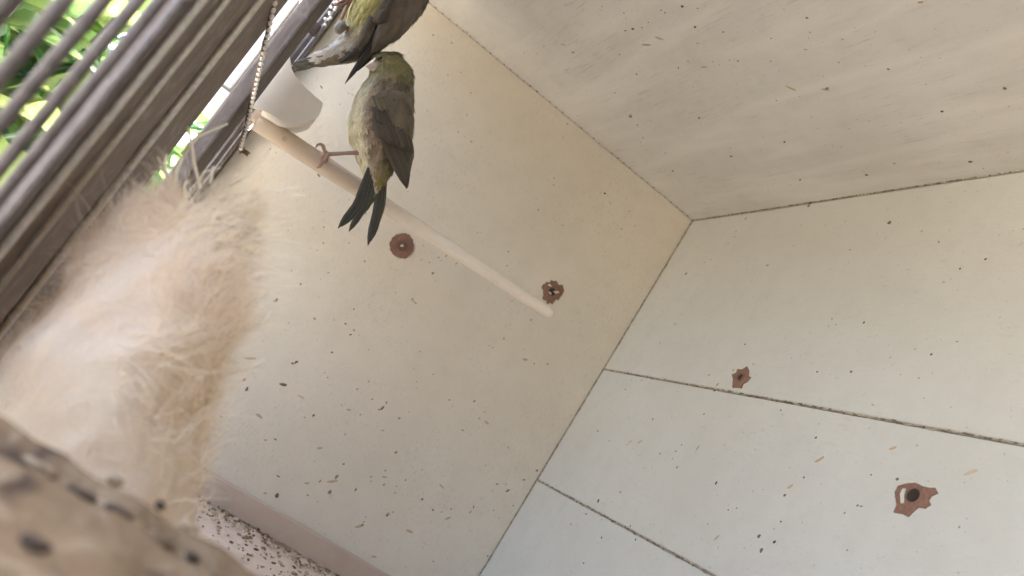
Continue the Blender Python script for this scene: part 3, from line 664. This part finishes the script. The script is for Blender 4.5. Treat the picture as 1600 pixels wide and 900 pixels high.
qb, pl, uppt = loft_body(up, XU, .82, col_up, False, 9, 4200, .0062)
qb.build('body', M_FEATHER, ub, smooth=True, color=True)
o = pl.build('plumage', M_FEATHER, ub, color=True); o['kind'] = 'stuff'
for sx in (1, -1):
    q = MB(); q.ball(onx(682, -140, XU) + Vector((.011*sx, 0, 0)), .0016, nu=12, nv=8); q.build('eye', M_EYE, ub, smooth=True)
cone_px('beak', ub, (690,-165), (702,-190), .0030, XU, XU, M_BEAK)
UX = XU + .014
def wcol2(p, s_):
    f = .5 + .5*noise.noise(Vector((p.x*200, p.y*380, p.z*150))); return lerp3((.065, .05, .037), (.21, .165, .115), f)
w2 = wing_shell([(630,-70),(662,-40),(664,0),(648,30),(624,58),(598,76),(580,84),(582,60),(592,30),(604,-10),(616,-50)], (624, 10), UX, .008, wcol2).build('wing', M_FEATHER, ub, smooth=True, color=True)
for i in range(7):
    f = i/6
    feather('feather', w2, [(620+16*f, 0+10*f), (592+12*f, 56+6*f), (539+14*f+16*(f > .6)*f, 131-30*f)], 10, UX+.005-.0006*i, UX-.004-.0005*i, lerp3((.03, .027, .024), (.055, .047, .038), rnd.random()), (.17, .145, .11))
for row, (n, f0, ln) in enumerate(((6, .0, 34), (6, .32, 30), (6, .62, 26))):
    for i in range(n):
        f = i/(n-1); bx_, by_ = 648 - 46*f0 - 24*f + 6*f0*f, -14 + 62*f0 + 6*f
        feather('feather', w2, [(bx_, by_-ln*.6), (bx_-ln*.28, by_-ln*.1), (bx_-ln*.5, by_+ln*.3)], 14, UX+.0076-.004*abs(f-.5), UX+.0080-.004*abs(f-.5), lerp3((.08, .062, .047), (.15, .117, .08), rnd.random()), (.26, .21, .14))
w3 = wing_shell([(600,10),(590,40),(576,66),(562,80),(556,74),(562,55),(572,30),(586,5)], (574, 50), UX-.002, .004, wcol2).build('wing', M_FEATHER, ub, smooth=True, color=True)
for i in range(5):
    f = i/4
    feather('feather', w3, [(590-4*f, 40+4*f), (568+6*f, 74+3*f), (530+12*f, 99-3*f)], 9, UX+.001-.0006*i, UX-.004-.0005*i, lerp3((.04, .035, .031), (.07, .06, .05), rnd.random()), (.19, .16, .12))
for i in range(8):
    f = i/7
    feather('tail_feather', ub, [(545-4*f, 84+6*f), (500, 88+10*f), (456+2*f, 99+13*f-4*math.sin(f*3))], 7, XU+.004-.001*i, XU+.002-.001*i, lerp3((.10, .10, .083), (.16, .155, .13), rnd.random()), (.34, .33, .27))
q = MB(); pk = onx(528, 43, XU+.008)
q.ball(pk + Vector((0, .001, .001)), (.0040, .0036, .0046), (.27, .25, .215), nu=12, nv=8, jit=.05); q.build('thigh', M_FEATHER, ub, smooth=True, color=True)
for dx in (.008, -.010):
    lg = MB(); K_ = onx(529, 38, XU+dx); A_ = onx(549, -2, XU+dx)
    lg.tube([onx(545, 46, XU+dx), K_, K_.lerp(A_, .5), A_], [.0017, .0015, .0011, .0013], 9); L_ = lg.build('leg', M_ORANGE, ub, smooth=True)
    for pts in (((549,-2),(540,0),(531,3),(524,8)), ((549,-2),(541,-6),(532,-6),(525,-2)), ((549,-2),(538,6),(529,9),(522,4)), ((549,-2),(556,-9),(552,-17),(543,-20))):
        claw('toe', L_, [onx(x_, y_, XU+dx+.001*k_) for k_, (x_, y_) in enumerate(pts)], .0012, M_ORANGE)

# ------------------------------------------------------------------ outdoors beyond the wires
g = NB('pale terrace'); g.color(g.mix(g.ramp(g.noise(g.coords(), 3, 8, .6), [(.3, (0, 0, 0)), (.7, (1, 1, 1))]), (.255, .235, .195), (.20, .185, .155))); g.set(Roughness=.85)
q = MB(); q.add([(-900, -900, -.016), (900, -900, -.016), (900, 900, -.016), (-900, 900, -.016)], [(0, 1, 2, 3)]); tag(q.build('ground', g.m), kind='structure')
def leaf_mesh(name, ln, wd, c, fold, droop, lobed):
    q = MB(); n = 10; vs = []; cs = []
    for i in range(n+1):
        u = i/n; h = wd*.5*math.sin(math.pi*min(1, u*.96+.04))**(.7 if lobed else 1.1)*(1 + (.18*math.sin(u*18) if lobed else 0))
        z = -droop*ln*u*u
        for s_, cc in ((-1, c), (-.5, c), (0, lerp3(c, (.5, .55, .25), .35)), (.5, c), (1, c)):
            vs.append((h*s_, ln*u, z + abs(s_)*h*fold + .04*ln*math.sin(u*9+s_*3)*abs(s_))); cs.append(cc)
    q.add(vs, [(i*5+j, i*5+j+1, (i+1)*5+j+1, (i+1)*5+j) for i in range(n) for j in range(4)], cs)
    o = q.build(name, M_LEAF, None, smooth=True, color=True); me = o.data; bpy.data.objects.remove(o); return me
LB = [leaf_mesh('leaf', .095, .075, c, .25, .25, True) for c in ((.14, .205, .055), (.20, .265, .08), (.08, .145, .045))]
LG = [leaf_mesh('leaf', .12, .013, c, .3, .5, False) for c in ((.05, .16, .03), (.10, .24, .04), (.035, .11, .035))]
def plant(name, base, h, n, meshes, spread, label, cat, seed, lean=(0, 0), up=.3, tmin=.2, size=1):
    rnd = random.Random(seed); base = Vector(base); r_ = thing(name, base, label, cat)
    stems = []
    q = MB()
    for k in range(4):
        a = rnd.uniform(0, 6.28); tip = base + Vector((lean[0] + math.cos(a)*spread*.7, lean[1] + math.sin(a)*spread*.7, h*rnd.uniform(.8, 1)))
        pts = [base.lerp(tip, t) + Vector((math.cos(a), math.sin(a), 0))*spread*.2*math.sin(t*3.1) for t in [i/6 for i in range(7)]]
        q.tube(pts, [.006*(1-.7*i/6) for i in range(7)], 6, (.12, .10, .05)); stems.append(pts)
    q.build('stem', M_LEAF, r_, smooth=True, color=True)
    for i in range(n):
        pts = rnd.choice(stems); t = rnd.uniform(tmin, 1)*5.99; k = int(t); p = pts[k].lerp(pts[k+1], t-k) + Vector((rnd.gauss(0, 1), rnd.gauss(0, 1), rnd.gauss(0, .6)))*spread*.25
        o = bpy.data.objects.new('leaf', rnd.choice(meshes)); col.objects.link(o); adopt(o, r_)
        d = Vector((rnd.gauss(0, 1), rnd.gauss(0, 1), rnd.gauss(up, .6))).normalized(); s_ = rnd.uniform(.6, 1.25)
        s_ *= size; o.matrix_basis = Matrix.Translation(p) @ d.to_track_quat('Y', 'Z').to_matrix().to_4x4() @ Matrix.Rotation(rnd.uniform(-1, 1), 4, 'Y') @ Matrix.Scale(s_, 4)
    return r_
plant('leafy_plant', (-.45, -.34, -.016), .46, 40, LB, .13, 'tall plant with broad lime green leaves behind the thick wires', 'plant', 3, tmin=.35, size=1.5)
plant('leafy_plant', (-.20, -.26, -.016), .30, 22, LB, .08, 'low plant with yellow green leaves nearest the wires', 'plant', 5, tmin=.4, size=1.25)
plant('grassy_plant', (-.55, -.26, -.016), .36, 110, LG, .12, 'tufted plant with narrow grassy blades close to the wooden board', 'plant', 8, tmin=.1)
plant('grassy_plant', (-.75, -.10, -.016), .40, 120, LG, .12, 'dark green bladed plant showing through the gap between board and post', 'plant', 9, tmin=.1)
plant('leafy_plant', (-1.1, -.20, -.016), .5, 70, LB, .16, 'bushy green plant seen through the narrow gap behind the straws', 'plant', 12)
# a dark tree further off
tr = thing('tree', (-3.4, -1.25, -.016), 'shaded blue green tree standing beyond the garden plants', 'tree')
q = MB(); q.tube([(-3.4, -1.25, -.016), (-3.38, -1.22, .3), (-3.42, -1.2, .7), (-3.4, -1.15, 1.2)], [.07, .06, .05, .03], 10, (.09, .07, .05)); q.build('trunk', M_LEAF, tr, smooth=True, color=True)
q = MB()
for i in range(2600):
    a, b_, r_ = U(0, 6.28), U(-1, 1), U(.35, 1)**.5; s_ = math.sqrt(1-b_*b_)
    p = Vector((-3.4 + .75*r_*s_*math.cos(a), -1.2 + .75*r_*s_*math.sin(a), .95 + .62*r_*b_)); d = Vector((U(-1, 1), U(-1, 1), U(-.6, .6))).normalized(); e = d.cross(Vector((U(-1, 1), U(-1, 1), U(-1, 1)))).normalized(); l_ = U(.05, .11)
    q.add([p, p + d*l_*.5 + e*l_*.28, p + d*l_, p + d*l_*.5 - e*l_*.28], [(0, 1, 2, 3)], random.choice(((.03, .07, .06), (.045, .09, .065), (.025, .055, .05))))
o = q.build('crown', M_LEAF, tr, color=True)
